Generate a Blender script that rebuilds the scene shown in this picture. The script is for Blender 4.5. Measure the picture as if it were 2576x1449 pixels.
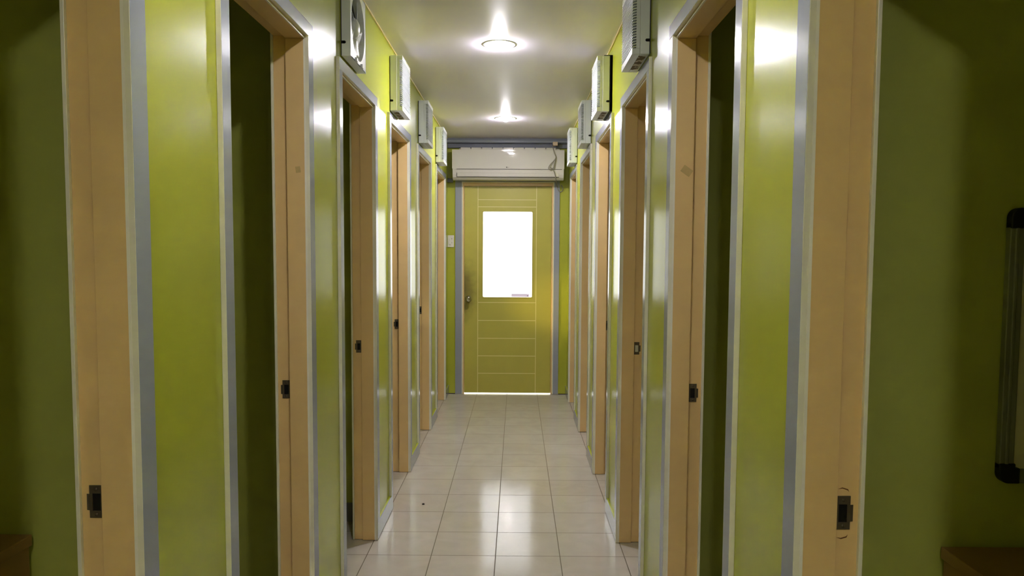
import bpy, bmesh, math, random
from mathutils import Vector, Matrix

random.seed(4)
scene = bpy.context.scene
COL = scene.collection
for o in list(bpy.data.objects):
    bpy.data.objects.remove(o)

# ------------------------------------------------------------------ camera
F_PX, CY_PX = 1929.54, 764.75
YAW, PITCH, ROLL = -0.005993, 0.066640, 0.005531
EYE = 1.410
fwd = Vector((math.sin(YAW) * math.cos(PITCH), math.cos(YAW) * math.cos(PITCH), -math.sin(PITCH)))
r0 = Vector((math.cos(YAW), -math.sin(YAW), 0))
u0 = r0.cross(fwd)
rgt = r0 * math.cos(ROLL) + u0 * math.sin(ROLL)
up = rgt.cross(fwd)
cam_data = bpy.data.cameras.new('camera')
cam = bpy.data.objects.new('camera', cam_data)
COL.objects.link(cam)
M = Matrix.Identity(4)
for i in range(3):
    M[i][0], M[i][1], M[i][2] = rgt[i], up[i], -fwd[i]
M[2][3] = EYE
cam.matrix_world = M
cam_data.sensor_width = 36.0
cam_data.lens = F_PX / 2576 * 36.0
cam_data.shift_y = (CY_PX - 724.5) / 2576
cam_data.clip_start = 0.02
scene.camera = cam

# ------------------------------------------------------------------ colour management, sky and exposure
scene.view_settings.view_transform = 'Standard'
scene.view_settings.look = 'None'
scene.view_settings.exposure = 0.66
scene.view_settings.gamma = 1.0
scene.view_settings.use_curve_mapping = False
world = bpy.data.worlds.new('daylight')
scene.world = world
world.use_nodes = True
bg = world.node_tree.nodes['Background']
bg.inputs['Color'].default_value = (1.0, 0.985, 0.98, 1)
bg.inputs['Strength'].default_value = 2.1
BULB_STRENGTH = 420.0         # the lamps' own brightness (used in the lamp builder below)
try:
    scene.cycles.max_bounces = 14
    scene.cycles.diffuse_bounces = 8
    scene.cycles.glossy_bounces = 6
    scene.cycles.sample_clamp_indirect = 0.0
except Exception:
    pass


# ------------------------------------------------------------------ materials
def srgb(r, g, b):
    def f(c):
        c /= 255.0
        return c / 12.92 if c <= 0.04045 else ((c + 0.055) / 1.055) ** 2.4
    return (f(r), f(g), f(b), 1)


def mat(name, col, rough=0.4, spec=0.5, metal=0.0, bump=0.0, bscale=60.0, var=0.05, vscale=4.0, emit=None, estr=0.0, coat=0.0):
    m = bpy.data.materials.new(name)
    m.use_nodes = True
    nt = m.node_tree
    p = nt.nodes['Principled BSDF']
    p.inputs['Roughness'].default_value = rough
    p.inputs['Specular IOR Level'].default_value = spec
    p.inputs['Metallic'].default_value = metal
    p.inputs['Coat Weight'].default_value = coat
    p.inputs['Coat Roughness'].default_value = 0.06
    tc = nt.nodes.new('ShaderNodeTexCoord')
    n = nt.nodes.new('ShaderNodeTexNoise')
    n.inputs['Scale'].default_value = vscale
    n.inputs['Detail'].default_value = 4
    nt.links.new(tc.outputs['Object'], n.inputs['Vector'])
    mx = nt.nodes.new('ShaderNodeMix')
    mx.data_type = 'RGBA'
    nt.links.new(n.outputs['Fac'], mx.inputs['Factor'])
    mx.inputs['A'].default_value = tuple(c * (1 - var) for c in col[:3]) + (1,)
    mx.inputs['B'].default_value = tuple(min(1, c * (1 + var)) for c in col[:3]) + (1,)
    nt.links.new(mx.outputs['Result'], p.inputs['Base Color'])
    if bump > 0:
        nb = nt.nodes.new('ShaderNodeTexNoise')
        nb.inputs['Scale'].default_value = bscale
        nb.inputs['Detail'].default_value = 3
        nt.links.new(tc.outputs['Object'], nb.inputs['Vector'])
        b = nt.nodes.new('ShaderNodeBump')
        b.inputs['Strength'].default_value = bump
        b.inputs['Distance'].default_value = 0.002
        nt.links.new(nb.outputs['Fac'], b.inputs['Height'])
        nt.links.new(b.outputs['Normal'], p.inputs['Normal'])
    if emit:
        p.inputs['Emission Color'].default_value = emit
        p.inputs['Emission Strength'].default_value = estr
    return m


LIME = mat('lime_enamel', srgb(178, 184, 54), 0.21, 0.5, bump=0.06, bscale=35, var=0.03)
LIME_FAR = mat('lime_wall_paint', srgb(172, 176, 54), 0.38, 0.4, bump=0.05, bscale=35, var=0.05)
LIME_ROOM = mat('lime_matte', srgb(174, 180, 84), 0.5, 0.35, var=0.05)
CREAM = mat('cream_jamb_paint', srgb(226, 192, 134), 0.34, 0.45, bump=0.04, bscale=40, var=0.04, vscale=7)
GREY = mat('blue_grey_enamel', srgb(152, 157, 170), 0.16, 0.5, bump=0.05, bscale=45, var=0.03)
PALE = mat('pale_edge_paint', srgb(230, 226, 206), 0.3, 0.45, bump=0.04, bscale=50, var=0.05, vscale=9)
EDGE_HIGHLIGHT = mat('white_edge_highlight', srgb(240, 236, 224), 0.25, 0.5, var=0.03)  # painted-in glint for the jamb edges
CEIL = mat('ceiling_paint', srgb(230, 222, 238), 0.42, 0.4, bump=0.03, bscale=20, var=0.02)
CORNICE = mat('cream_cornice_paint', srgb(222, 205, 140), 0.4, 0.4, var=0.04)
PLASTIC = mat('aged_white_plastic', srgb(208, 212, 214), 0.32, 0.5, var=0.04, vscale=6)
PLASTIC_IN = mat('aged_white_plastic_inside', srgb(186, 182, 166), 0.4, 0.4, var=0.06, vscale=9)
BLACK = mat('black_plastic', srgb(22, 22, 22), 0.45, 0.4)
DARKSTEEL = mat('dark_bronze_steel', srgb(92, 82, 64), 0.38, 0.5, metal=0.4, var=0.25, vscale=80)
HOLE = mat('black_hole', srgb(8, 8, 8), 0.7, 0.2)
CHROME = mat('worn_chrome', srgb(200, 196, 188), 0.16, 0.5, metal=1.0)
REFLECTOR = mat('satin_reflector', srgb(196, 194, 188), 0.3, 0.5, metal=0.9)
TRIMWHITE = mat('white_lamp_ring', srgb(214, 212, 204), 0.35, 0.5)
ACWHITE = mat('ac_white_plastic', srgb(204, 199, 191), 0.035, 0.5, var=0.02, vscale=3)
ACSEAM = mat('ac_shadow_seam', srgb(80, 76, 70), 0.6, 0.3)
SOFFIT = mat('dusty_grey_paint', srgb(122, 124, 138), 0.5, 0.3, var=0.12, vscale=9)
CABLE = mat('grey_cable', srgb(138, 132, 118), 0.5, 0.4)
WOOD = mat('brown_desk_laminate', srgb(152, 114, 64), 0.45, 0.4, var=0.12, vscale=12)
ALU = mat('brushed_aluminium', srgb(150, 152, 146), 0.4, 0.5, metal=0.6, var=0.05, vscale=30)
BOARD = mat('whiteboard_enamel', srgb(214, 208, 196), 0.25, 0.5, var=0.02)
CHIP = mat('bare_wood_chip', srgb(112, 70, 34), 0.6, 0.3, var=0.2, vscale=90)
TAPE = mat('old_masking_tape', srgb(196, 168, 112), 0.55, 0.3, var=0.15, vscale=60)
EMBLEM = mat('grey_print', srgb(90, 84, 82), 0.5, 0.3)
SWITCH = mat('switch_white', srgb(226, 222, 210), 0.3, 0.5)
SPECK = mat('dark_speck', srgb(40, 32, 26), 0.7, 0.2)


def mat_tiles():
    m = bpy.data.materials.new('glazed_floor_tiles')
    m.use_nodes = True
    nt = m.node_tree
    p = nt.nodes['Principled BSDF']
    p.inputs['Specular IOR Level'].default_value = 0.4
    tc = nt.nodes.new('ShaderNodeTexCoord')
    mp = nt.nodes.new('ShaderNodeMapping')
    # joints at x = -0.0914 + 0.3 i, y = 3.4899 + 0.3 j (metres)
    mp.inputs['Location'].default_value = (0.0914 + 30.0, -3.4899 + 30.0, 0)
    nt.links.new(tc.outputs['Object'], mp.inputs['Vector'])
    br = nt.nodes.new('ShaderNodeTexBrick')
    br.offset = 0.0
    br.squash = 1.0
    br.inputs['Scale'].default_value = 1.0
    br.inputs['Brick Width'].default_value = 0.3
    br.inputs['Row Height'].default_value = 0.3
    br.inputs['Mortar Size'].default_value = 0.0022
    br.inputs['Mortar Smooth'].default_value = 0.25
    br.inputs['Color1'].default_value = srgb(200, 193, 184)
    br.inputs['Color2'].default_value = srgb(195, 187, 176)
    br.inputs['Mortar'].default_value = srgb(104, 92, 74)
    nt.links.new(mp.outputs['Vector'], br.inputs['Vector'])
    # faint marbling and scuffs of the glaze
    n = nt.nodes.new('ShaderNodeTexNoise')
    n.inputs['Scale'].default_value = 5.0
    n.inputs['Detail'].default_value = 6
    n.inputs['Distortion'].default_value = 1.2
    nt.links.new(tc.outputs['Object'], n.inputs['Vector'])
    rp = nt.nodes.new('ShaderNodeValToRGB')
    rp.color_ramp.elements[0].position = 0.35
    rp.color_ramp.elements[0].color = (0.94, 0.935, 0.925, 1)
    rp.color_ramp.elements[1].position = 0.6
    rp.color_ramp.elements[1].color = (1, 1, 1, 1)
    nt.links.new(n.outputs['Fac'], rp.inputs['Fac'])
    mx = nt.nodes.new('ShaderNodeMix')
    mx.data_type = 'RGBA'
    mx.blend_type = 'MULTIPLY'
    mx.inputs['Factor'].default_value = 1.0
    nt.links.new(br.outputs['Color'], mx.inputs['A'])
    nt.links.new(rp.outputs['Color'], mx.inputs['B'])
    nt.links.new(mx.outputs['Result'], p.inputs['Base Color'])
    rr = nt.nodes.new('ShaderNodeMapRange')
    rr.inputs['From Min'].default_value = 0.3
    rr.inputs['From Max'].default_value = 0.7
    rr.inputs['To Min'].default_value = 0.10
    rr.inputs['To Max'].default_value = 0.16
    nt.links.new(n.outputs['Fac'], rr.inputs['Value'])
    ad = nt.nodes.new('ShaderNodeMath')
    ad.operation = 'MULTIPLY_ADD'
    nt.links.new(br.outputs['Fac'], ad.inputs[0])
    ad.inputs[1].default_value = 0.5
    nt.links.new(rr.outputs['Result'], ad.inputs[2])
    nt.links.new(ad.outputs['Value'], p.inputs['Roughness'])
    inv = nt.nodes.new('ShaderNodeMath')
    inv.operation = 'SUBTRACT'
    inv.inputs[0].default_value = 1.0
    nt.links.new(br.outputs['Fac'], inv.inputs[1])
    b = nt.nodes.new('ShaderNodeBump')
    b.inputs['Strength'].default_value = 0.5
    b.inputs['Distance'].default_value = 0.002
    nt.links.new(inv.outputs['Value'], b.inputs['Height'])
    nt.links.new(b.outputs['Normal'], p.inputs['Normal'])
    return m


def mat_door():
    """lime enamel with a hand-worn brown stain round the knob and along the lock edge"""
    m = mat('lime_door_enamel', srgb(186, 178, 80), 0.34, 0.45, bump=0.04, bscale=35, var=0.04)
    nt = m.node_tree
    p = nt.nodes['Principled BSDF']
    src = p.inputs['Base Color'].links[0].from_socket
    tc = nt.nodes.new('ShaderNodeTexCoord')
    sub = nt.nodes.new('ShaderNodeVectorMath')
    sub.operation = 'SUBTRACT'
    sub.inputs[1].default_value = (-0.535, 7.6, 1.03)
    nt.links.new(tc.outputs['Object'], sub.inputs[0])
    sc = nt.nodes.new('ShaderNodeVectorMath')
    sc.operation = 'MULTIPLY'
    sc.inputs[1].default_value = (6.5, 0.0, 3.0)
    nt.links.new(sub.outputs['Vector'], sc.inputs[0])
    ln = nt.nodes.new('ShaderNodeVectorMath')
    ln.operation = 'LENGTH'
    nt.links.new(sc.outputs['Vector'], ln.inputs[0])
    n = nt.nodes.new('ShaderNodeTexNoise')
    n.inputs['Scale'].default_value = 14
    n.inputs['Detail'].default_value = 6
    nt.links.new(tc.outputs['Object'], n.inputs['Vector'])
    a = nt.nodes.new('ShaderNodeMath')
    a.operation = 'MULTIPLY_ADD'
    nt.links.new(n.outputs['Fac'], a.inputs[0])
    a.inputs[1].default_value = 0.7
    nt.links.new(ln.outputs['Value'], a.inputs[2])
    mr = nt.nodes.new('ShaderNodeMapRange')
    mr.interpolation_type = 'SMOOTHSTEP'
    mr.inputs['From Min'].default_value = 0.45
    mr.inputs['From Max'].default_value = 1.6
    mr.inputs['To Min'].default_value = 0.72
    mr.inputs['To Max'].default_value = 0.0
    nt.links.new(a.outputs['Value'], mr.inputs['Value'])
    mx = nt.nodes.new('ShaderNodeMix')
    mx.data_type = 'RGBA'
    nt.links.new(mr.outputs['Result'], mx.inputs['Factor'])
    nt.links.new(src, mx.inputs['A'])
    mx.inputs['B'].default_value = srgb(78, 62, 40)
    nt.links.new(mx.outputs['Result'], p.inputs['Base Color'])
    return m


def mat_glass():
    m = bpy.data.materials.new('window_glass')
    m.use_nodes = True
    nt = m.node_tree
    out = nt.nodes['Material Output']
    nt.nodes.remove(nt.nodes['Principled BSDF'])
    tr = nt.nodes.new('ShaderNodeBsdfTransparent')
    tr.inputs['Color'].default_value = (0.97, 0.98, 0.97, 1)
    gl = nt.nodes.new('ShaderNodeBsdfGlossy')
    gl.inputs['Roughness'].default_value = 0.02
    lw = nt.nodes.new('ShaderNodeFresnel')
    lw.inputs['IOR'].default_value = 1.45
    mx = nt.nodes.new('ShaderNodeMixShader')
    nt.links.new(lw.outputs['Fac'], mx.inputs['Fac'])
    nt.links.new(tr.outputs['BSDF'], mx.inputs[1])
    nt.links.new(gl.outputs['BSDF'], mx.inputs[2])
    nt.links.new(mx.outputs['Shader'], out.inputs['Surface'])
    return m


def mat_sticker(name, col):
    m = bpy.data.materials.new(name)
    m.use_nodes = True
    nt = m.node_tree
    out = nt.nodes['Material Output']
    nt.nodes.remove(nt.nodes['Principled BSDF'])
    tl = nt.nodes.new('ShaderNodeBsdfTranslucent')
    tl.inputs['Color'].default_value = col
    nt.links.new(tl.outputs['BSDF'], out.inputs['Surface'])
    return m


def mat_torn_label():
    m = mat('torn_paper_label', srgb(206, 198, 178), 0.6, 0.2)
    nt = m.node_tree
    p = nt.nodes['Principled BSDF']
    tc = nt.nodes.new('ShaderNodeTexCoord')
    n = nt.nodes.new('ShaderNodeTexNoise')
    n.inputs['Scale'].default_value = 22
    n.inputs['Detail'].default_value = 5
    nt.links.new(tc.outputs['Object'], n.inputs['Vector'])
    rp = nt.nodes.new('ShaderNodeValToRGB')
    rp.color_ramp.interpolation = 'CONSTANT'
    rp.color_ramp.elements[0].color = srgb(112, 92, 64)
    rp.color_ramp.elements[1].position = 0.5
    rp.color_ramp.elements[1].color = srgb(210, 200, 182)
    nt.links.new(n.outputs['Fac'], rp.inputs['Fac'])
    nt.links.new(rp.outputs['Color'], p.inputs['Base Color'])
    return m


TILES = mat_tiles()
DOORPAINT = mat_door()
GLASS = mat_glass()
STICKER = mat_sticker('backlit_pink_sticker', (0.46, 0.38, 0.44, 1))
STICKER_DOTS = mat_sticker('backlit_grey_print', (0.28, 0.23, 0.27, 1))
TORN = mat_torn_label()
# the four tubes are set to different strengths: the one over the second doorways is the weakest
BULBS = [mat('lit_bulb', (0.9, 0.9, 0.9, 1), 0.4, emit=(0.97, 0.93, 1.0, 1), estr=BULB_STRENGTH * k) for k in (1.1, 0.44, 1.05, 0.95)]


# ------------------------------------------------------------------ mesh helpers
class MB:
    def __init__(self):
        self.bm = bmesh.new()

    def box(self, x0, x1, y0, y1, z0, z1, mi=0, side=None):
        """axis-aligned box; side = (axis, material) gives the faces whose normal lies on that axis another material"""
        x0, x1 = min(x0, x1), max(x0, x1)
        y0, y1 = min(y0, y1), max(y0, y1)
        z0, z1 = min(z0, z1), max(z0, z1)
        v = [self.bm.verts.new(c) for c in ((x0, y0, z0), (x1, y0, z0), (x1, y1, z0), (x0, y1, z0),
                                            (x0, y0, z1), (x1, y0, z1), (x1, y1, z1), (x0, y1, z1))]
        for idx, ax in (((0, 3, 2, 1), 2), ((4, 5, 6, 7), 2), ((0, 1, 5, 4), 1), ((2, 3, 7, 6), 1), ((0, 4, 7, 3), 0), ((1, 2, 6, 5), 0)):
            f = self.bm.faces.new([v[i] for i in idx])
            f.material_index = side[1] if side and side[0] == ax else mi
        return v

    def quad(self, pts, mi=0):
        f = self.bm.faces.new([self.bm.verts.new(p) for p in pts])
        f.material_index = mi
        return f

    def prism(self, prof, axis, a0, a1, mi=0, smooth=False):
        """closed 2-D profile swept along an axis; prof holds the two other coordinates in axis order"""
        def pt(p, a):
            return {0: (a, p[0], p[1]), 1: (p[0], a, p[1]), 2: (p[0], p[1], a)}[axis]
        A = [self.bm.verts.new(pt(p, a0)) for p in prof]
        Bv = [self.bm.verts.new(pt(p, a1)) for p in prof]
        n = len(prof)
        for i in range(n):
            f = self.bm.faces.new((A[i], A[(i + 1) % n], Bv[(i + 1) % n], Bv[i]))
            f.material_index = mi
            f.smooth = smooth
        for cap in (A[::-1], Bv):
            f = self.bm.faces.new(cap)
            f.material_index = mi

    def lathe(self, prof, centre, axis=2, seg=32, mi=0, smooth=True):
        """(radius, height) profile turned about an axis through centre"""
        rings = []
        for r, h in prof:
            if r < 1e-6:
                ring = [None]
            else:
                ring = [2 * math.pi * k / seg for k in range(seg)]
            vs = []
            for a in ring:
                if a is None:
                    u = w = 0.0
                else:
                    u, w = r * math.cos(a), r * math.sin(a)
                p = {2: (u, w, h), 0: (h, u, w), 1: (w, h, u)}[axis]
                vs.append(self.bm.verts.new((p[0] + centre[0], p[1] + centre[1], p[2] + centre[2])))
            rings.append(vs)
        for A, Bv in zip(rings, rings[1:]):
            for k in range(seg):
                a0, a1 = A[k % len(A)], A[(k + 1) % len(A)]
                b0, b1 = Bv[k % len(Bv)], Bv[(k + 1) % len(Bv)]
                vs = []
                for q in (a0, a1, b1, b0):
                    if q not in vs:
                        vs.append(q)
                if len(vs) >= 3:
                    f = self.bm.faces.new(vs)
                    f.smooth = smooth
                    f.material_index = mi

    def tube(self, pts, r, seg=8, mi=0, sub=6):
        pts = [Vector(p) for p in pts]
        P = []
        n = len(pts)
        for i in range(n - 1):
            p0, p1, p2, p3 = pts[max(i - 1, 0)], pts[i], pts[i + 1], pts[min(i + 2, n - 1)]
            for k in range(sub):
                t = k / sub
                P.append(0.5 * ((2 * p1) + (p2 - p0) * t + (2 * p0 - 5 * p1 + 4 * p2 - p3) * t * t + (3 * p1 - p0 - 3 * p2 + p3) * t ** 3))
        P.append(pts[-1])
        rings = []
        nrm = Vector((0, 1, 0.01)).normalized()
        for i, p in enumerate(P):
            d = (P[min(i + 1, len(P) - 1)] - P[max(i - 1, 0)]).normalized()
            nrm = (nrm - d * nrm.dot(d)).normalized()
            b = d.cross(nrm)
            rings.append([self.bm.verts.new(p + nrm * r * math.cos(2 * math.pi * k / seg) + b * r * math.sin(2 * math.pi * k / seg)) for k in range(seg)])
        for A, Bv in zip(rings, rings[1:]):
            for k in range(seg):
                f = self.bm.faces.new((A[k], A[(k + 1) % seg], Bv[(k + 1) % seg], Bv[k]))
                f.smooth = True
                f.material_index = mi
        for cap in (rings[0][::-1], rings[-1]):
            self.bm.faces.new(cap).material_index = mi

    def build(self, name, mats, parent=None, bevel=0.0, seg=2, loc=None, recalc=True):
        if recalc:
            bmesh.ops.recalc_face_normals(self.bm, faces=self.bm.faces[:])
        me = bpy.data.meshes.new(name)
        self.bm.to_mesh(me)
        self.bm.free()
        for m in (mats if isinstance(mats, (list, tuple)) else [mats]):
            me.materials.append(m)
        o = bpy.data.objects.new(name, me)
        COL.objects.link(o)
        if parent:
            o.parent = parent
        if loc:
            o.location = loc
        if bevel > 0:
            b = o.modifiers.new('bevel', 'BEVEL')
            b.width = bevel
            b.segments = seg
            b.limit_method = 'ANGLE'
            b.angle_limit = math.radians(40)
        return o


def structure(o, label=None):
    o['kind'] = 'structure'
    if label:
        o['label'] = label
    return o


def tag(o, label, cat, group=None):
    o['label'] = label
    o['category'] = cat
    if group:
        o['group'] = group
    return o


def thing(name, label, cat, loc=(0, 0, 0), rz=0.0, group=None):
    o = bpy.data.objects.new(name, None)
    o.empty_display_size = 0.1
    COL.objects.link(o)
    o.location = loc
    o.rotation_euler = (0, 0, rz)
    return tag(o, label, cat, group)


def dup(root, loc, rz, label):
    """a copy of a thing with copies of its parts and sub-parts"""
    r = root.copy()
    COL.objects.link(r)
    r.location = loc
    r.rotation_euler = (0, 0, rz)
    r['label'] = label
    for ch in list(root.children):
        c = ch.copy()
        COL.objects.link(c)
        c.parent = r
        for g in list(ch.children):
            d = g.copy()
            COL.objects.link(d)
            d.parent = c
    return r


# ------------------------------------------------------------------ dimensions (metres; X across, Y down the corridor)
XL, XR = -0.685, 0.503            # corridor wall faces
TH = 0.103                        # thickness of the cubicle fronts
CASE = 0.0135                     # casing thickness
H = 2.513                         # ceiling
YF = 7.60                         # end wall
YB = -2.3                         # wall behind the camera
XOL, XOR = -2.35, 2.20            # outer walls of the cubicles
HEAD = 2.092                      # underside of the door heads
BB = 0.085                        # baseboard height
DOORS = {-1: [(0.66, 1.352), (1.82, 2.502), (2.986, 3.667), (4.134, 4.837), (5.300, 6.013), (6.496, 7.253)],
         +1: [(0.62, 1.322), (1.772, 2.485), (2.978, 3.660), (4.123, 4.820), (5.259, 5.985), (6.460, 7.180)]}
LAMPS = [(-0.1, -0.78), (-0.1, 1.56), (-0.1, 4.154), (-0.1, 6.399)]
PART = 0.27                       # a partition stands this far past each doorway


def face(s):
    return XL if s < 0 else XR


# ------------------------------------------------------------------ floor and ceiling
mb = MB()
mb.box(XOL - 0.05, XOR + 0.05, YB - 0.05, YF + 0.012, -0.05, 0.0)
structure(mb.build('floor', TILES))

mb = MB()
HOLE_R = 0.076
ys = [YB - 0.05]
for lx, ly in LAMPS:
    ys += [ly - 0.15, ly + 0.15]
ys.append(YF + 0.05)
for i in range(len(ys) - 1):
    y0, y1 = ys[i], ys[i + 1]
    if i % 2 == 0:
        mb.box(XOL - 0.05, XOR + 0.05, y0, y1, H, H + 0.012)
    else:
        lx, ly = LAMPS[i // 2]
        mb.box(XOL - 0.05, lx - 0.15, y0, y1, H, H + 0.012)
        mb.box(lx + 0.15, XOR + 0.05, y0, y1, H, H + 0.012)
        N = 48
        for k in range(N):
            q = []
            for kk in (k, k + 1):
                a = 2 * math.pi * kk / N
                c, s_ = math.cos(a), math.sin(a)
                e = 0.15 / max(abs(c), abs(s_))
                q.append(((lx + HOLE_R * c, ly + HOLE_R * s_), (lx + e * c, ly + e * s_)))
            for zz in (H, H + 0.012):
                mb.quad([(*q[0][0], zz), (*q[0][1], zz), (*q[1][1], zz), (*q[1][0], zz)])
            mb.quad([(*q[0][0], H), (*q[1][0], H), (*q[1][0], H + 0.012), (*q[0][0], H + 0.012)])
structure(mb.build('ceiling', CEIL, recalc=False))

# ------------------------------------------------------------------ walls
for s, nm in ((-1, 'left'), (1, 'right')):
    xf = face(s)
    xb = xf + s * TH
    d = DOORS[s]
    w = MB()
    ya = YB
    for (yn, yj) in d:
        w.box(xf, xb, ya, yn - 0.03, 0, H)
        w.box(xf, xb, yn - 0.03, yj + 0.03, HEAD + 0.035, H)
        ya = yj + 0.03
    w.box(xf, xb, ya, YF, 0, H)
    structure(w.build('wall_' + nm, LIME))
    # cubicle partitions and outer wall
    p = MB()
    xo = XOL if s < 0 else XOR
    p.box(xo, xo + s * 0.06, YB - 0.05, YF + 0.05, 0, H)
    p.box(xb, xo, d[0][0] - 0.36, d[0][0] - 0.31, 0, H)
    for (yn, yj) in d[:-1]:
        p.box(xb, xo, yj + PART, yj + PART + 0.05, 0, H)
    structure(p.build('wall_cubicles_' + nm, LIME_ROOM))
    b = MB()
    for i, (yn, yj) in enumerate(d):
        y0 = yj + 0.058
        y1 = d[i + 1][0] - 0.001 if i + 1 < len(d) else YF
        b.box(xf + s * 0.001, xf - s * 0.0125, y0, y1, 0.004, BB, 0)
        b.box(xf + s * 0.001, xf - s * 0.0100, y0, y1 - 0.05, BB, BB + 0.004, 1)
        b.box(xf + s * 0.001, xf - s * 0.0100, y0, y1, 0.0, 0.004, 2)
    structure(b.build('baseboard_' + nm, [GREY, LIME, SPECK], bevel=0.0015))
    b = MB()
    for (yn, yj) in d[:-1]:
        b.box(xb + s * 0.01, xo - s * 0.005, yj + PART - 0.01, yj + PART + 0.001, 0, 0.1)
    structure(b.build('baseboard_cubicles_' + nm, SOFFIT))
    t = MB()
    t.box(xf + s * 0.002, xf - s * 0.007, YB, YF, H - 0.007, H + 0.001)
    structure(t.build('trim_1' if s < 0 else 'trim_2', CORNICE))

mb = MB()
mb.box(XOL, XOR, YB - 0.06, YB, 0, H)
structure(mb.build('wall_back', LIME_ROOM))

# end wall round the exit door
DX0, DX1 = -0.543, 0.364           # rough opening
DTOP = 2.098
mb = MB()
mb.box(XOL, DX0, YF, YF + 0.06, 0, H)
mb.box(DX1, XOR, YF, YF + 0.06, 0, H)
mb.box(DX0, DX1, YF, YF + 0.06, DTOP, H)
structure(mb.build('wall_end', LIME_FAR))
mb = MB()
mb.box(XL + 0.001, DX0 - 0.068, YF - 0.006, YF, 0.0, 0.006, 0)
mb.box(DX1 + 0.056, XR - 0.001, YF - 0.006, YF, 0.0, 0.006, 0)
structure(mb.build('baseboard_end', SPECK))

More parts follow.
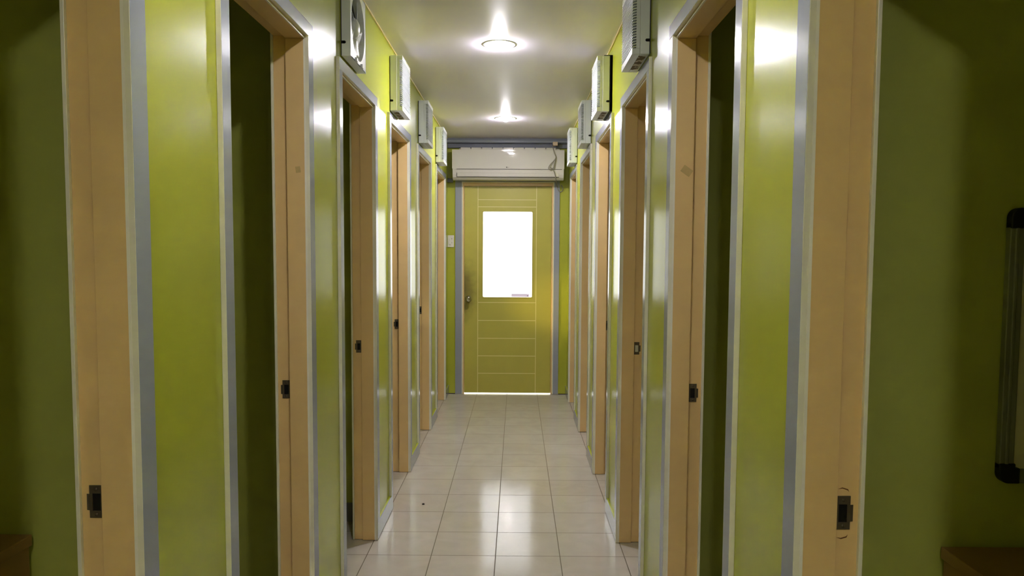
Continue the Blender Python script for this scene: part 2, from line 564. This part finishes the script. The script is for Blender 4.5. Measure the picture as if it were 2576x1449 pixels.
# ------------------------------------------------------------------ cubicle door frames
idx = 0
STRIKES = {(-1, i) for i in range(5)} | {(1, i) for i in range(4)}
for s in (-1, 1):
    xf = face(s)
    for i, (yn, yj) in enumerate(DOORS[s]):
        idx += 1
        X = lambda dd: xf + s * dd
        # jamb: far leg, near leg and head, each with its stop on the corridor side
        m = MB()
        ST = 0.062
        m.box(X(-0.0005), X(ST), yj, yj + 0.03, 0.002, HEAD)
        m.box(X(ST), X(TH + 0.0005), yj + 0.011, yj + 0.03, 0.002, HEAD + 0.011)
        m.box(X(-0.0005), X(ST), yn - 0.03, yn, 0.002, HEAD)
        m.box(X(ST), X(TH + 0.0005), yn - 0.03, yn - 0.011, 0.002, HEAD + 0.011)
        m.box(X(-0.0005), X(ST), yn - 0.03, yj + 0.03, HEAD, HEAD + 0.035)
        m.box(X(ST), X(TH + 0.0005), yn - 0.03, yj + 0.03, HEAD + 0.011, HEAD + 0.035)
        root = structure(m.build('door_%d' % idx, CREAM, bevel=0.0012),
                         'cream door frame of the %s doorway from the camera on the %s wall' % (
                             ['first', 'second', 'third', 'fourth', 'fifth', 'sixth'][i], 'left' if s < 0 else 'right'))
        # grey casing on the corridor face, pale cut edges
        c = MB()
        o_ = 0.0
        f0, f1 = X(0.0), X(-CASE)
        c.box(f0, f1, yj + o_, yj + 0.057, 0.002, HEAD + 0.008, 1, side=(0, 0))
        c.box(f0, f1, yn - 0.052, yn - o_, BB + 0.001, HEAD + 0.008, 1, side=(0, 0))
        c.box(f0, f1, yn - 0.052, yj + 0.057, HEAD + 0.008, HEAD + 0.053, 1, side=(0, 0))
        c.build('casing', [GREY, PALE], root, bevel=0.0014)
        # highlight on the jamb's corridor edge, put in as a thin white strip
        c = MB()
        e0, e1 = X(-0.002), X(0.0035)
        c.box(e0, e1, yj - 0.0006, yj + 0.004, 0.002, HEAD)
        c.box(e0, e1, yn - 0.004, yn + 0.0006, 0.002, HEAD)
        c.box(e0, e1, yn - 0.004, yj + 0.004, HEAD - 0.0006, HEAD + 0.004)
        c.build('edge_highlight', EDGE_HIGHLIGHT, root)['label'] = 'white strip painted in as a highlight on the edge'
        # narrow casing on the cubicle face
        c = MB()
        g0, g1 = X(TH + 0.0005), X(TH + 0.008)
        c.box(g0, g1, yj + 0.004, yj + 0.05, 0.002, HEAD + 0.02)
        c.box(g0, g1, yn - 0.05, yn - 0.004, 0.002, HEAD + 0.02)
        c.box(g0, g1, yn - 0.05, yj + 0.05, HEAD + 0.02, HEAD + 0.06)
        c.build('cubicle_casing', PALE, root, bevel=0.001)
        if (s, i) in STRIKES:
            k = MB()
            ys_ = yj + 0.011
            a0, a1 = X(0.0635), X(0.0885)
            # plate with a rectangular latch hole
            k.box(a0, a1, ys_ - 0.002, ys_, 0.925, 0.938)
            k.box(a0, a1, ys_ - 0.002, ys_, 0.970, 0.985)
            k.box(a0, X(0.068), ys_ - 0.002, ys_, 0.938, 0.970)
            k.box(X(0.083), a1, ys_ - 0.002, ys_, 0.938, 0.970)
            # curved lip towards the cubicle
            k.prism([(X(0.0885), ys_ - 0.002), (X(0.094), ys_ - 0.0005), (X(0.0965), ys_ + 0.004), (X(0.0945), ys_ + 0.004), (X(0.0925), ys_ + 0.001), (X(0.0885), ys_)], 2, 0.939, 0.969)
            k.lathe([(0.0, -0.0032), (0.003, -0.0030), (0.003, -0.002)], (X(0.076), ys_, 0.9315), axis=1, seg=12)
            k.lathe([(0.0, -0.0032), (0.003, -0.0030), (0.003, -0.002)], (X(0.076), ys_, 0.9780), axis=1, seg=12)
            sp = k.build('strike_plate', DARKSTEEL, root)
            sp['label'] = 'dark steel strike plate' if (s, i) != (1, 2) else 'dark steel strike plate with a light latch insert'
            k = MB()
            k.box(X(0.068), X(0.083), ys_ - 0.0008, ys_, 0.938, 0.970)
            k.build('latch_hole', PLASTIC_IN if (s, i) == (1, 2) else HOLE, sp)
        if (s, i) == (1, 0):
            for zc_, dz in ((0.997, 1), (0.910, -1)):
                k = MB()
                k.prism([(X(0.066), zc_), (X(0.074), zc_ + 0.003 * dz), (X(0.084), zc_ + 0.000 * dz), (X(0.086), zc_ - 0.005 * dz), (X(0.0835), zc_ - 0.002 * dz), (X(0.074), zc_ + 0.0012 * dz)], 1, yj + 0.0104, yj + 0.011)
                k.build('paint_chip', CHIP, root)
        if i == 1:
            k = MB()
            tx = X(0.025 if s < 0 else 0.040)
            a = math.radians(8 if s < 0 else -35)
            hw, hh = (0.008, 0.010) if s < 0 else (0.017, 0.012)
            pts = []
            for u, w_ in ((-hw, -hh), (hw, -hh), (hw, hh), (-hw, hh)):
                pts.append((tx + u * math.cos(a) - w_ * math.sin(a), 1.675 + u * math.sin(a) + w_ * math.cos(a)))
            k.prism(pts, 1, yj - 0.0006, yj)
            k.build('tape_mark', TAPE, root)

# ------------------------------------------------------------------ exit door at the end of the corridor
m = MB()
m.box(DX0, DX0 + 0.022, YF - 0.004, YF + 0.055, 0.0, DTOP)
m.box(DX1 - 0.022, DX1, YF - 0.004, YF + 0.055, 0.0, DTOP)
m.box(DX0 + 0.022, DX1 - 0.022, YF - 0.004, YF + 0.055, DTOP - 0.034, DTOP)
# stop strips behind the leaf
m.box(DX0 + 0.022, DX0 + 0.034, YF + 0.050, YF + 0.058, 0.014, DTOP - 0.034)
m.box(DX1 - 0.034, DX1 - 0.022, YF + 0.050, YF + 0.058, 0.014, DTOP - 0.034)
m.box(DX0 + 0.022, DX1 - 0.022, YF + 0.050, YF + 0.058, DTOP - 0.050, DTOP - 0.034)
door = structure(m.build('door_13', CREAM, bevel=0.0015), 'cream frame of the lime exit door with a bright window at the corridor end')
c = MB()
c.box(DX0 - 0.066, DX0, YF - 0.013, YF, 0.002, DTOP + 0.045, 1, side=(1, 0))
c.box(DX1, DX1 + 0.054, YF - 0.013, YF, 0.002, DTOP + 0.045, 1, side=(1, 0))
c.box(DX0, DX1, YF - 0.013, YF, DTOP + 0.0005, DTOP + 0.045, 1, side=(1, 0))
c.build('casing', [GREY, PALE], door, bevel=0.0014)
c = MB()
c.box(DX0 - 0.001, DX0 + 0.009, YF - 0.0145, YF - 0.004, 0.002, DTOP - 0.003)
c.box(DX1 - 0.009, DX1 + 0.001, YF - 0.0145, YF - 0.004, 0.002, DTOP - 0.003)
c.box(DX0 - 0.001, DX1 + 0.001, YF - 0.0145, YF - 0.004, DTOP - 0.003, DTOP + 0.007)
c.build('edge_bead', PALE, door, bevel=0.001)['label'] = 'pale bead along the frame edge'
LX0, LX1, LZ0, LZ1 = DX0 + 0.024, DX1 - 0.024, 0.010, DTOP - 0.037
LY0, LY1 = YF + 0.008, YF + 0.048
WX0, WX1, WZ0, WZ1 = -0.338, 0.153, 0.968, 1.816
m = MB()
m.box(LX0, WX0, LY0, LY1, LZ0, LZ1)
m.box(WX1, LX1, LY0, LY1, LZ0, LZ1)
m.box(WX0, WX1, LY0, LY1, LZ0, WZ0)
m.box(WX0, WX1, LY0, LY1, WZ1, LZ1)
# rounded window corners
for cx, sx in ((WX0, 1), (WX1, -1)):
    for cz, sz in ((WZ0, 1), (WZ1, -1)):
        R_ = 0.016
        pr = [(cx, cz)] + [(cx + sx * (R_ - R_ * math.sin(a)), cz + sz * (R_ - R_ * math.cos(a))) for a in [k * math.pi / 12 for k in range(7)]]
        m.prism(pr, 1, LY0, LY1)
leaf = m.build('door_leaf', DOORPAINT, door)
leaf['label'] = 'lime green door leaf with a tall window'
# inlaid pale lines
m = MB()
GW = 0.0036
for gx in (-0.386, 0.191):
    m.box(gx - GW, gx + GW, LY0 - 0.0012, LY0 + 0.001, LZ0, LZ1)
for gz in (1.931, 1.861, 0.916, 0.737, 0.558, 0.382, 0.207):
    m.box(-0.386 + GW, 0.191 - GW, LY0 - 0.0012, LY0 + 0.001, gz - GW, gz + GW)
m.build('inlay_lines', mat('pale_yellow_line', srgb(224, 216, 150), 0.4, 0.4), leaf)
# glazing bead and pane
m = MB()
BD = 0.009
for (a0, a1, b0, b1) in ((WX0 - BD, WX0 + 0.002, WZ0 - BD, WZ1 + BD), (WX1 - 0.002, WX1 + BD, WZ0 - BD, WZ1 + BD),
                         (WX0, WX1, WZ0 - BD, WZ0 + 0.002), (WX0, WX1, WZ1 - 0.002, WZ1 + BD)):
    m.box(a0, a1, LY0 - 0.004, LY0 + 0.004, b0, b1)
m.build('glazing_bead', DOORPAINT, leaf, bevel=0.002)
m = MB()
m.box(WX0 - 0.002, WX1 + 0.002, LY0 + 0.022, LY0 + 0.026, WZ0 - 0.002, WZ1 + 0.002)
pane = m.build('window_pane', GLASS, leaf)
m = MB()
m.quad([(-0.052, LY0 + 0.0212, WZ0 + 0.004), (0.124, LY0 + 0.0212, WZ0 + 0.004), (0.124, LY0 + 0.0212, WZ0 + 0.034), (-0.052, LY0 + 0.0212, WZ0 + 0.034)])
st = m.build('window_sticker', STICKER, leaf)
st['label'] = 'pale pink sticker low in the window'
m = MB()
for k in range(4):
    z_ = WZ0 + 0.010 + 0.0065 * k
    m.quad([(-0.071, LY0 + 0.0212, z_), (-0.066, LY0 + 0.0212, z_), (-0.066, LY0 + 0.0212, z_ + 0.0025), (-0.071, LY0 + 0.0212, z_ + 0.0025)])
for k in range(12):
    x_, z_ = -0.046 + 0.0125 * k, WZ0 + 0.027
    m.quad([(x_, LY0 + 0.0206, z_), (x_ + 0.0085, LY0 + 0.0206, z_), (x_ + 0.0085, LY0 + 0.0206, z_ + 0.003), (x_, LY0 + 0.0206, z_ + 0.003)])
m.quad([(0.108 + 0.006 * math.cos(a * math.pi / 8), LY0 + 0.0206, WZ0 + 0.016 + 0.006 * math.sin(a * math.pi / 8)) for a in range(16)])
m.build('sticker_print', STICKER_DOTS, st)
# door knob on its rose
m = MB()
m.lathe([(0.0, 0.0), (0.032, 0.0), (0.032, -0.006), (0.014, -0.010), (0.012, -0.030), (0.022, -0.036), (0.027, -0.048), (0.024, -0.060), (0.012, -0.066), (0.010, -0.064), (0.0, -0.064)],
        (-0.478, LY0, 0.951), axis=1, seg=32)
kn = m.build('door_knob', CHROME, leaf)
kn['label'] = 'worn chrome door knob'

# dusty grey ledge where ceiling meets end wall, and the pipe stub beside the air conditioner
mb = MB()
mb.box(XL + 0.002, XR - 0.002, YF - 0.10, YF, H - 0.045, H + 0.001, 0)
mb.box(XL + 0.002, XR - 0.002, YF - 0.115, YF - 0.10, H - 0.038, H - 0.022, 1)
mb.box(XL + 0.002, XR - 0.002, YF - 0.05, YF, H - 0.085, H - 0.045, 0)
structure(mb.build('trim_3', [SOFFIT, GREY], bevel=0.002))
mb = MB()
mb.tube([(XL + 0.001, YF - 0.03, 2.115), (-0.65, YF - 0.03, 2.113), (-0.64, YF - 0.03, 2.113), (-0.629, YF - 0.03, 2.113)], 0.021, seg=14)
tag(mb.build('drain_pipe', SOFFIT), 'short grey drain pipe left of the white air conditioner', 'pipe')

# ------------------------------------------------------------------ air conditioner
ACX0, ACX1 = -0.622, 0.446
ac = thing('air_conditioner', 'long white wall air conditioner above the lime exit door', 'air conditioner', (0, YF, 2.10))
yb = 0.0
m = MB()
prof = [(-0.004, 0.02), (-0.004, 0.302), (-0.125, 0.302), (-0.188, 0.278), (-0.196, 0.20), (-0.199, 0.10), (-0.196, 0.055), (-0.186, 0.028), (-0.165, 0.010), (-0.13, 0.004), (-0.04, 0.012)]
m.prism(prof, 0, ACX0, ACX1)
m.build('housing', ACWHITE, ac, bevel=0.006, seg=3)
m = MB()
pf = [(-0.185, 0.290)]
py_, pz_ = -0.2085, 0.290
for k in range(17):                      # upright at the top, rolling over into a slight lean
    pf.append((py_, pz_))
    tilt = 0.055 * min(1.0, max(0.0, (k - 4) / 9.0))
    pz_ -= 0.0024
    py_ += 0.0024 * tilt
pf += [(py_ + (pz_ - 0.112) * 0.055, 0.112), (-0.188, 0.110)]
m.prism(pf, 0, ACX0 - 0.002, ACX1 + 0.002, smooth=True)
fp = m.build('front_panel', ACWHITE, ac)
fp.data.set_sharp_from_angle(angle=math.radians(25))
m = MB()
m.prism([(-0.199, 0.072), (-0.2035, 0.071), (-0.198, 0.036), (-0.193, 0.036)], 0, ACX0 + 0.045, ACX1 - 0.05)
m.build('air_flap', ACWHITE, ac, bevel=0.002)
m = MB()
m.box(ACX0 + 0.04, ACX1 - 0.02, -0.2035, -0.195, 0.1045, 0.1085)
m.box(ACX0 + 0.043, ACX1 - 0.048, -0.1965, -0.190, 0.0315, 0.0355)
m.box(ACX0 + 0.0415, ACX0 + 0.044, -0.2010, -0.190, 0.034, 0.073)
m.build('seam', ACSEAM, ac)
m = MB()   # intake grille along the top
for k in range(9):
    x0 = ACX0 + 0.075 + k * 0.103
    m.box(x0, x0 + 0.094, -0.150, -0.135, 0.296, 0.318)
m.box(ACX0 + 0.06, ACX1 - 0.04, -0.130, -0.01, 0.300, 0.312)
m.build('intake_grille', ACWHITE, ac, bevel=0.002)
# maker's mark: a small grey disc and two letters
m = MB()
m.lathe([(0.0, -0.2070), (0.0052, -0.2070), (0.0052, -0.2040), (0.0, -0.2040)], (-0.102, 0, 0.1245), axis=1, seg=20)
mk = m.build('maker_mark', EMBLEM, ac)
fc = bpy.data.curves.new('letters', 'FONT')
fc.body = 'LG'
fc.size = 0.0125
fc.extrude = 0.0004
tmp = bpy.data.objects.new('letters_source', fc)
COL.objects.link(tmp)
bpy.context.view_layer.update()
me = bpy.data.meshes.new_from_object(tmp.evaluated_get(bpy.context.evaluated_depsgraph_get()))
bpy.data.objects.remove(tmp)
me.materials.clear()
me.materials.append(EMBLEM)
lt = bpy.data.objects.new('letters', me)
COL.objects.link(lt)
lt.parent = mk
lt.location = (-0.094, -0.2066, 0.1200)
lt.rotation_euler = (math.radians(90), 0, 0)

# ------------------------------------------------------------------ small things on the end wall
sw = thing('light_switch', 'white light switch plate on the lime wall left of the exit door', 'light switch', (-0.658, YF, 1.462))
m = MB()
m.box(-0.026, 0.036, -0.011, 0.0, 0.0, 0.117)
m.build('plate', SWITCH, sw, bevel=0.003)
m = MB()
m.box(-0.014, 0.004, -0.0155, -0.010, 0.030, 0.088)
m.build('rocker', SWITCH, sw, bevel=0.002)
for (a0, a1, b0, b1) in ((0.014, 0.018, 0.078, 0.088), (0.014, 0.018, 0.040, 0.048), (-0.014, 0.006, 0.021, 0.024)):
    m = MB()
    m.box(a0, a1, -0.0116, -0.010, b0, b1)
    m.build('indicator_mark', EMBLEM, sw)

YC = YF - 0.218
pl = thing('power_plug', 'small beige plug box under the ceiling above the air conditioner', 'plug', (0.362, YF - 0.140, 2.438))
m = MB()
m.box(-0.024, 0.024, -0.022, 0.022, 0.0, 0.036)
m.build('body', mat('beige_plastic', srgb(214, 190, 160), 0.4, 0.4), pl, bevel=0.004)
m = MB()
m.box(-0.012, 0.012, -0.012, 0.012, 0.035, 0.0375)
m.build('base', SOFFIT, pl)
mb = MB()
cab = [(0.338, YF - 0.155, 2.448), (0.335, YF - 0.200, 2.430), (0.339, YC, 2.405), (0.350, YC - 0.004, 2.360), (0.366, YC - 0.004, 2.318), (0.345, YC - 0.003, 2.285), (0.314, YC - 0.004, 2.252),
       (0.296, YC - 0.004, 2.222), (0.303, YC - 0.006, 2.205), (0.325, YC - 0.006, 2.207), (0.343, YC - 0.006, 2.222), (0.350, YC - 0.008, 2.262), (0.361, YC - 0.010, 2.305),
       (0.364, YC - 0.008, 2.312), (0.356, YC - 0.010, 2.275), (0.345, YC - 0.010, 2.226), (0.330, YC - 0.009, 2.214), (0.312, YC - 0.009, 2.222), (0.322, YC - 0.008, 2.216), (0.343, YC - 0.006, 2.195),
       (0.358, YC - 0.002, 2.155), (0.368, YC + 0.005, 2.110), (0.378, YC + 0.09, 2.085), (0.392, YF - 0.022, 2.060), (0.405, YF - 0.020, 2.022), (0.425, YF - 0.018, 2.008), (0.443, YF - 0.015, 2.020), (0.446, YF - 0.013, 2.045), (0.432, YF - 0.011, 2.075)]
mb.tube(cab, 0.0042, seg=8)
tag(mb.build('power_cable', CABLE), 'thin grey power cable looped in front of the air conditioner', 'cable')

# ------------------------------------------------------------------ recessed ceiling lamps
def lamp(loc, label, bulb_mat):
    t = thing('recessed_downlight', label, 'ceiling light', (loc[0], loc[1], H), group='recessed downlights along the corridor ceiling')
    m = MB()
    m.lathe([(0.072, 0.001), (0.074, -0.0015), (0.080, -0.0025), (0.088, -0.002), (0.092, 0.0), (0.092, 0.001)], (0, 0, 0), seg=48)
    m.build('trim_ring', TRIMWHITE, t)
    m = MB()
    m.lathe([(0.0735, 0.0), (0.070, 0.05), (0.060, 0.11), (0.040, 0.135), (0.0, 0.14)], (0, 0, 0), seg=48)
    m.build('reflector', REFLECTOR, t, recalc=False)
    m = MB()
    m.lathe([(0.0, -0.026), (0.016, -0.024), (0.029, -0.014), (0.036, 0.008), (0.038, 0.050), (0.034, 0.072), (0.024, 0.085), (0.018, 0.090), (0.018, 0.132)], (0, 0, 0), seg=32)
    m.build('bulb', bulb_mat, t)
    return t


lamp_labels = ['recessed round downlight in the ceiling behind the viewpoint', 'recessed round downlight in the ceiling above the second doorways',
               'larger glowing recessed downlight, nearer of the two in view', 'smaller glowing recessed downlight near the corridor end']
LAMP_TOP = [lamp(p, l, b) for p, l, b in zip(LAMPS, lamp_labels, BULBS)]

# ------------------------------------------------------------------ exhaust fans
FW, FH = 0.150, 0.290
GROUP_FAN = 'exhaust fans above the doorways'


def housing(name, parent, depth, mats=PLASTIC):
    m = MB()
    t = 0.004
    m.box(0.004, depth, -FW, -FW + t, 0, FH)
    m.box(0.004, depth, FW - t, FW, 0, FH)
    m.box(0.004, depth, -FW + t, FW - t, 0, t)
    m.box(0.004, depth, -FW + t, FW - t, FH - t, FH)
    return m


def notch(parent, y, sgn):
    m = MB()
    m.lathe([(0.0, -0.0008), (0.0055, -0.0008), (0.0055, 0.0012), (0.0, 0.0012)], (0.015, y, 0.052), axis=1, seg=16)
    m.box(0.004, 0.015, y - 0.0008, y + 0.0012, 0.0465, 0.0575)
    m.build('cord_notch', HOLE, parent)


def louvred_fan(loc, rz, label):
    t = thing('exhaust_fan', label, 'exhaust fan', loc, rz, GROUP_FAN)
    m = MB()
    m.box(0.0, 0.005, -FW + 0.004, FW - 0.004, 0.004, FH - 0.004)
    m.build('mounting_plate', BLACK, t)
    m = housing('housing', t, 0.040)
    m.build('housing', PLASTIC, t, bevel=0.002)
    m = MB()
    m.box(0.036, 0.044, -FW + 0.006, FW - 0.006, 0.006, FH - 0.006)
    m.build('shutter', PLASTIC_IN, t)
    # louvred cover: solid head and foot rails with wrap-round slats between
    m = MB()
    x0, x1, xs = 0.0405, 0.0700, 0.0545
    i = 0.0015
    m.box(x0, x1, -FW + i, FW - i, 0.0, 0.022)
    m.box(x0, x1, -FW + i, FW - i, FH - 0.024, FH)
    m.box(x0, xs, -FW + i, -FW + i + 0.003, 0.022, FH - 0.024)
    m.box(x0, xs, FW - i - 0.003, FW - i, 0.022, FH - 0.024)
    n = 24
    z0, z1 = 0.022, FH - 0.024
    pt = (z1 - z0) / n
    for k in range(n):
        zc = z0 + pt * (k + 0.5)
        # slats lean outwards and down
        m.prism([(xs - 0.006, zc + 0.0050), (xs - 0.006, zc + 0.0012), (x1, zc - 0.0045), (x1, zc - 0.0003)], 1, -FW + i, FW - i)
    m.build('louvre_cover', PLASTIC, t, bevel=0.0012)
    notch(t, -FW, -1)
    notch(t, FW, 1)
    return t


def open_fan(loc, rz, label):
    t = thing('exhaust_fan', label, 'exhaust fan', loc, rz, GROUP_FAN)
    m = MB()
    m.box(0.0, 0.005, -FW + 0.004, FW - 0.004, 0.004, FH - 0.004)
    m.build('mounting_plate', BLACK, t)
    m = housing('housing', t, 0.038)
    # front plate with a round opening, and the duct ring behind it
    RC, N, zc, xf_ = 0.128, 64, FH / 2, 0.038
    for k in range(N):
        q = []
        for kk in (k, k + 1):
            a = 2 * math.pi * kk / N
            c, s_ = math.cos(a), math.sin(a)
            e = min(FW / max(abs(c), 1e-6), (FH / 2) / max(abs(s_), 1e-6))
            q.append(((c * RC, zc + s_ * RC), (c * e, zc + s_ * e), (c * (RC - 0.012), zc + s_ * (RC - 0.012))))
        m.quad([(xf_, *q[0][0]), (xf_, *q[0][1]), (xf_, *q[1][1]), (xf_, *q[1][0])])
        f = m.quad([(xf_, *q[0][0]), (xf_, *q[1][0]), (0.006, *q[1][2]), (0.006, *q[0][2])])
        f.smooth = True
    m.build('housing', PLASTIC, t)
    m = MB()
    m.lathe([(0.0, 0.044), (0.018, 0.042), (0.034, 0.034), (0.043, 0.022), (0.044, 0.010), (0.044, 0.007)], (0, 0, zc), axis=0, seg=32)
    m.build('hub', PLASTIC, t)
    for k in range(5):
        a0 = 2 * math.pi * k / 5 + 0.9
        m = MB()
        rows = []
        for j in range(8):
            r = 0.040 + (0.112 - 0.040) * j / 7
            half = 0.26 + 0.18 * j / 7
            if j == 7:
                half *= 0.8
            row = []
            for q in range(7):
                u = q / 6 * 2 - 1
                a = a0 + half * u + 0.12 * j / 7
                row.append(m.bm.verts.new((0.020 + 0.009 * u, r * math.cos(a), zc + r * math.sin(a))))
            rows.append(row)
        for A, Bv in zip(rows, rows[1:]):
            for q in range(6):
                f = m.bm.faces.new((A[q], A[q + 1], Bv[q + 1], Bv[q]))
                f.smooth = True
        b = m.build('blade', PLASTIC, t)
        so = b.modifiers.new('thickness', 'SOLIDIFY')
        so.thickness = 0.0022
    for yy in (-0.055, 0.055):
        m = MB()
        m.box(0.036, 0.046, yy - 0.012, yy + 0.012, 0.0, 0.016)
        m.build('catch', PLASTIC, t, bevel=0.002)
    notch(t, -FW, -1)
    notch(t, FW, 1)
    return t


def torn_label(t, y0, y1):
    m = MB()
    m.box(0.012, 0.040, y0, y1, -0.0008, 0.0002)
    o = m.build('torn_label', TORN, t)
    o['label'] = 'torn pale paper label under the fan'


ZF = 2.166
fan_l = louvred_fan((XL, 4.155 + FW, ZF), 0.0, 'white louvred exhaust fan second of four on the left wall')
L = {}
L[0] = open_fan((XL, 3.016 + FW, ZF), 0.0, 'open exhaust fan with bare blades and hub, nearest on the left wall')
dup(fan_l, (XL, 5.345 + FW, ZF - 0.004), 0.0, 'white louvred exhaust fan third of four on the left wall')
dup(fan_l, (XL, 6.460 + FW, ZF - 0.004), 0.0, 'white louvred exhaust fan farthest on the left wall, beside the air conditioner')
fr1 = dup(fan_l, (XR, 2.972 + FW, ZF), math.pi, 'white louvred exhaust fan nearest on the right wall, largest in view')
fr2 = dup(fan_l, (XR - 0.012, 4.150 + FW, ZF), math.pi, 'white louvred exhaust fan on a black bracket, second on the right wall')
dup(fan_l, (XR, 5.290 + FW, ZF - 0.008), math.pi, 'white louvred exhaust fan third of four on the right wall')
dup(fan_l, (XR, 6.480 + FW, ZF - 0.002), math.pi, 'white louvred exhaust fan farthest on the right wall, beside the air conditioner')
for t in (fan_l, fr1, fr2):
    torn_label(t, -0.10, 0.12)
# black bracket that holds the second right-hand fan off the wall
m = MB()
for yy in (-FW + 0.002, FW - 0.012):
    m.prism([(-0.012, 0.0), (0.002, 0.0), (0.004, FH - 0.03), (0.034, FH + 0.004), (-0.012, FH + 0.004)], 1, yy, yy + 0.010)
m.box(-0.012, 0.0, -FW + 0.002, FW - 0.002, 0.0, FH + 0.004)
br = m.build('bracket', BLACK, fr2)
br['label'] = 'black mounting bracket'

# ------------------------------------------------------------------ in the first cubicles: whiteboard and desks
YPR = DOORS[1][0][1] + PART
YPL = DOORS[-1][0][1] + PART
wb = thing('whiteboard', 'framed whiteboard with black corner caps in the near right cubicle', 'whiteboard', (1.005, YPR, 0.937))
WW, WH = 0.90, 0.570
m = MB()
m.box(0.02, WW - 0.02, -0.012, -0.001, 0.02, WH - 0.02)
m.build('board', BOARD, wb)
m = MB()
fw_ = 0.030
for (a0, a1, b0, b1) in ((0, fw_, 0.03, WH - 0.03), (WW - fw_, WW, 0.03, WH - 0.03), (0.03, WW - 0.03, 0, fw_), (0.03, WW - 0.03, WH - fw_, WH)):
    m.box(a0, a1, -0.018, -0.002, b0, b1)
    if a1 - a0 < 0.1:
        m.box(a0 + 0.010, a0 + 0.018, -0.0205, -0.016, b0, b1)
m.build('frame', ALU, wb, bevel=0.002)
for cx, sx in ((0, 1), (WW, -1)):
    for cz, sz in ((0, 1), (WH, -1)):
        m = MB()
        R_, Lc, tk = 0.020, 0.042, 0.0325
        pr = [(cx + sx * Lc, cz), (cx + sx * Lc, cz + sz * tk), (cx + sx * tk, cz + sz * tk), (cx + sx * tk, cz + sz * Lc), (cx, cz + sz * Lc)]
        pr += [(cx + sx * (R_ - R_ * math.cos(a)), cz + sz * (R_ - R_ * math.sin(a))) for a in [k * math.pi / 16 for k in range(9)]]
        m.prism(pr, 1, -0.021, -0.0015)
        m.build('corner_cap', BLACK, wb, bevel=0.002)


def desk(s, x_edge, yp, w, label):
    d = thing('desk', label, 'desk', (x_edge, yp - 0.004, 0.0))
    top = 0.800
    m = MB()
    m.box(0, s * w, -0.48, 0, top - 0.025, top)
    m.build('desk_top', WOOD, d, bevel=0.002)
    for a in (0.006, w - 0.026):
        m = MB()
        m.box(s * a, s * (a + 0.02), -0.46, -0.002, 0.0, top - 0.025)
        m.build('side_panel', WOOD, d, bevel=0.0015)
    m = MB()
    m.box(s * 0.026, s * (w - 0.026), -0.03, -0.014, 0.3, top - 0.025)
    m.build('modesty_panel', WOOD, d)
    return d


desk(-1, -1.040, YPL - 0.010, 1.0, 'dark brown desk corner low in the near left cubicle')
desk(1, 0.893, YPR - 0.010, 1.0, 'dark brown desk under the whiteboard in the near right cubicle')

# a speck on the tiles
mb = MB()
mb.lathe([(0.0, 0.0), (0.007, 0.0005), (0.008, 0.003), (0.004, 0.006), (0.0, 0.0065)], (-0.516, 4.212, 0), seg=10)
tag(mb.build('floor_speck', SPECK), 'tiny black speck of dirt on the pale floor tiles', 'dirt speck')

# added unseen spot in the last left-hand cubicle warms a patch of end wall
ld = bpy.data.lights.new('added_warm_spot', 'SPOT')
ld.energy = 100.0
ld.color = (1.0, 0.78, 0.30)
ld.shadow_soft_size = 0.05
ld.spot_size = math.radians(18)
ld.spot_blend = 1.0
lo = bpy.data.objects.new('added_warm_spot', ld)
COL.objects.link(lo)
lo.location = (-1.9, 6.42, 1.05)
lo.rotation_euler = (Vector((0.54, 7.6, 0.90)) - Vector(lo.location)).to_track_quat('-Z', 'Y').to_euler()
# the bright opening of the exit-door window guides the daylight sampling
pd = bpy.data.lights.new('door_window_portal', 'AREA')
pd.shape = 'RECTANGLE'
pd.size, pd.size_y = WX1 - WX0, WZ1 - WZ0
try:
    pd.cycles.is_portal = True
except Exception:
    pass
po = bpy.data.objects.new('door_window_portal', pd)
COL.objects.link(po)
po.location = ((WX0 + WX1) / 2, YF + 0.052, (WZ0 + WZ1) / 2)
po.rotation_euler = (math.radians(-90), 0, 0)
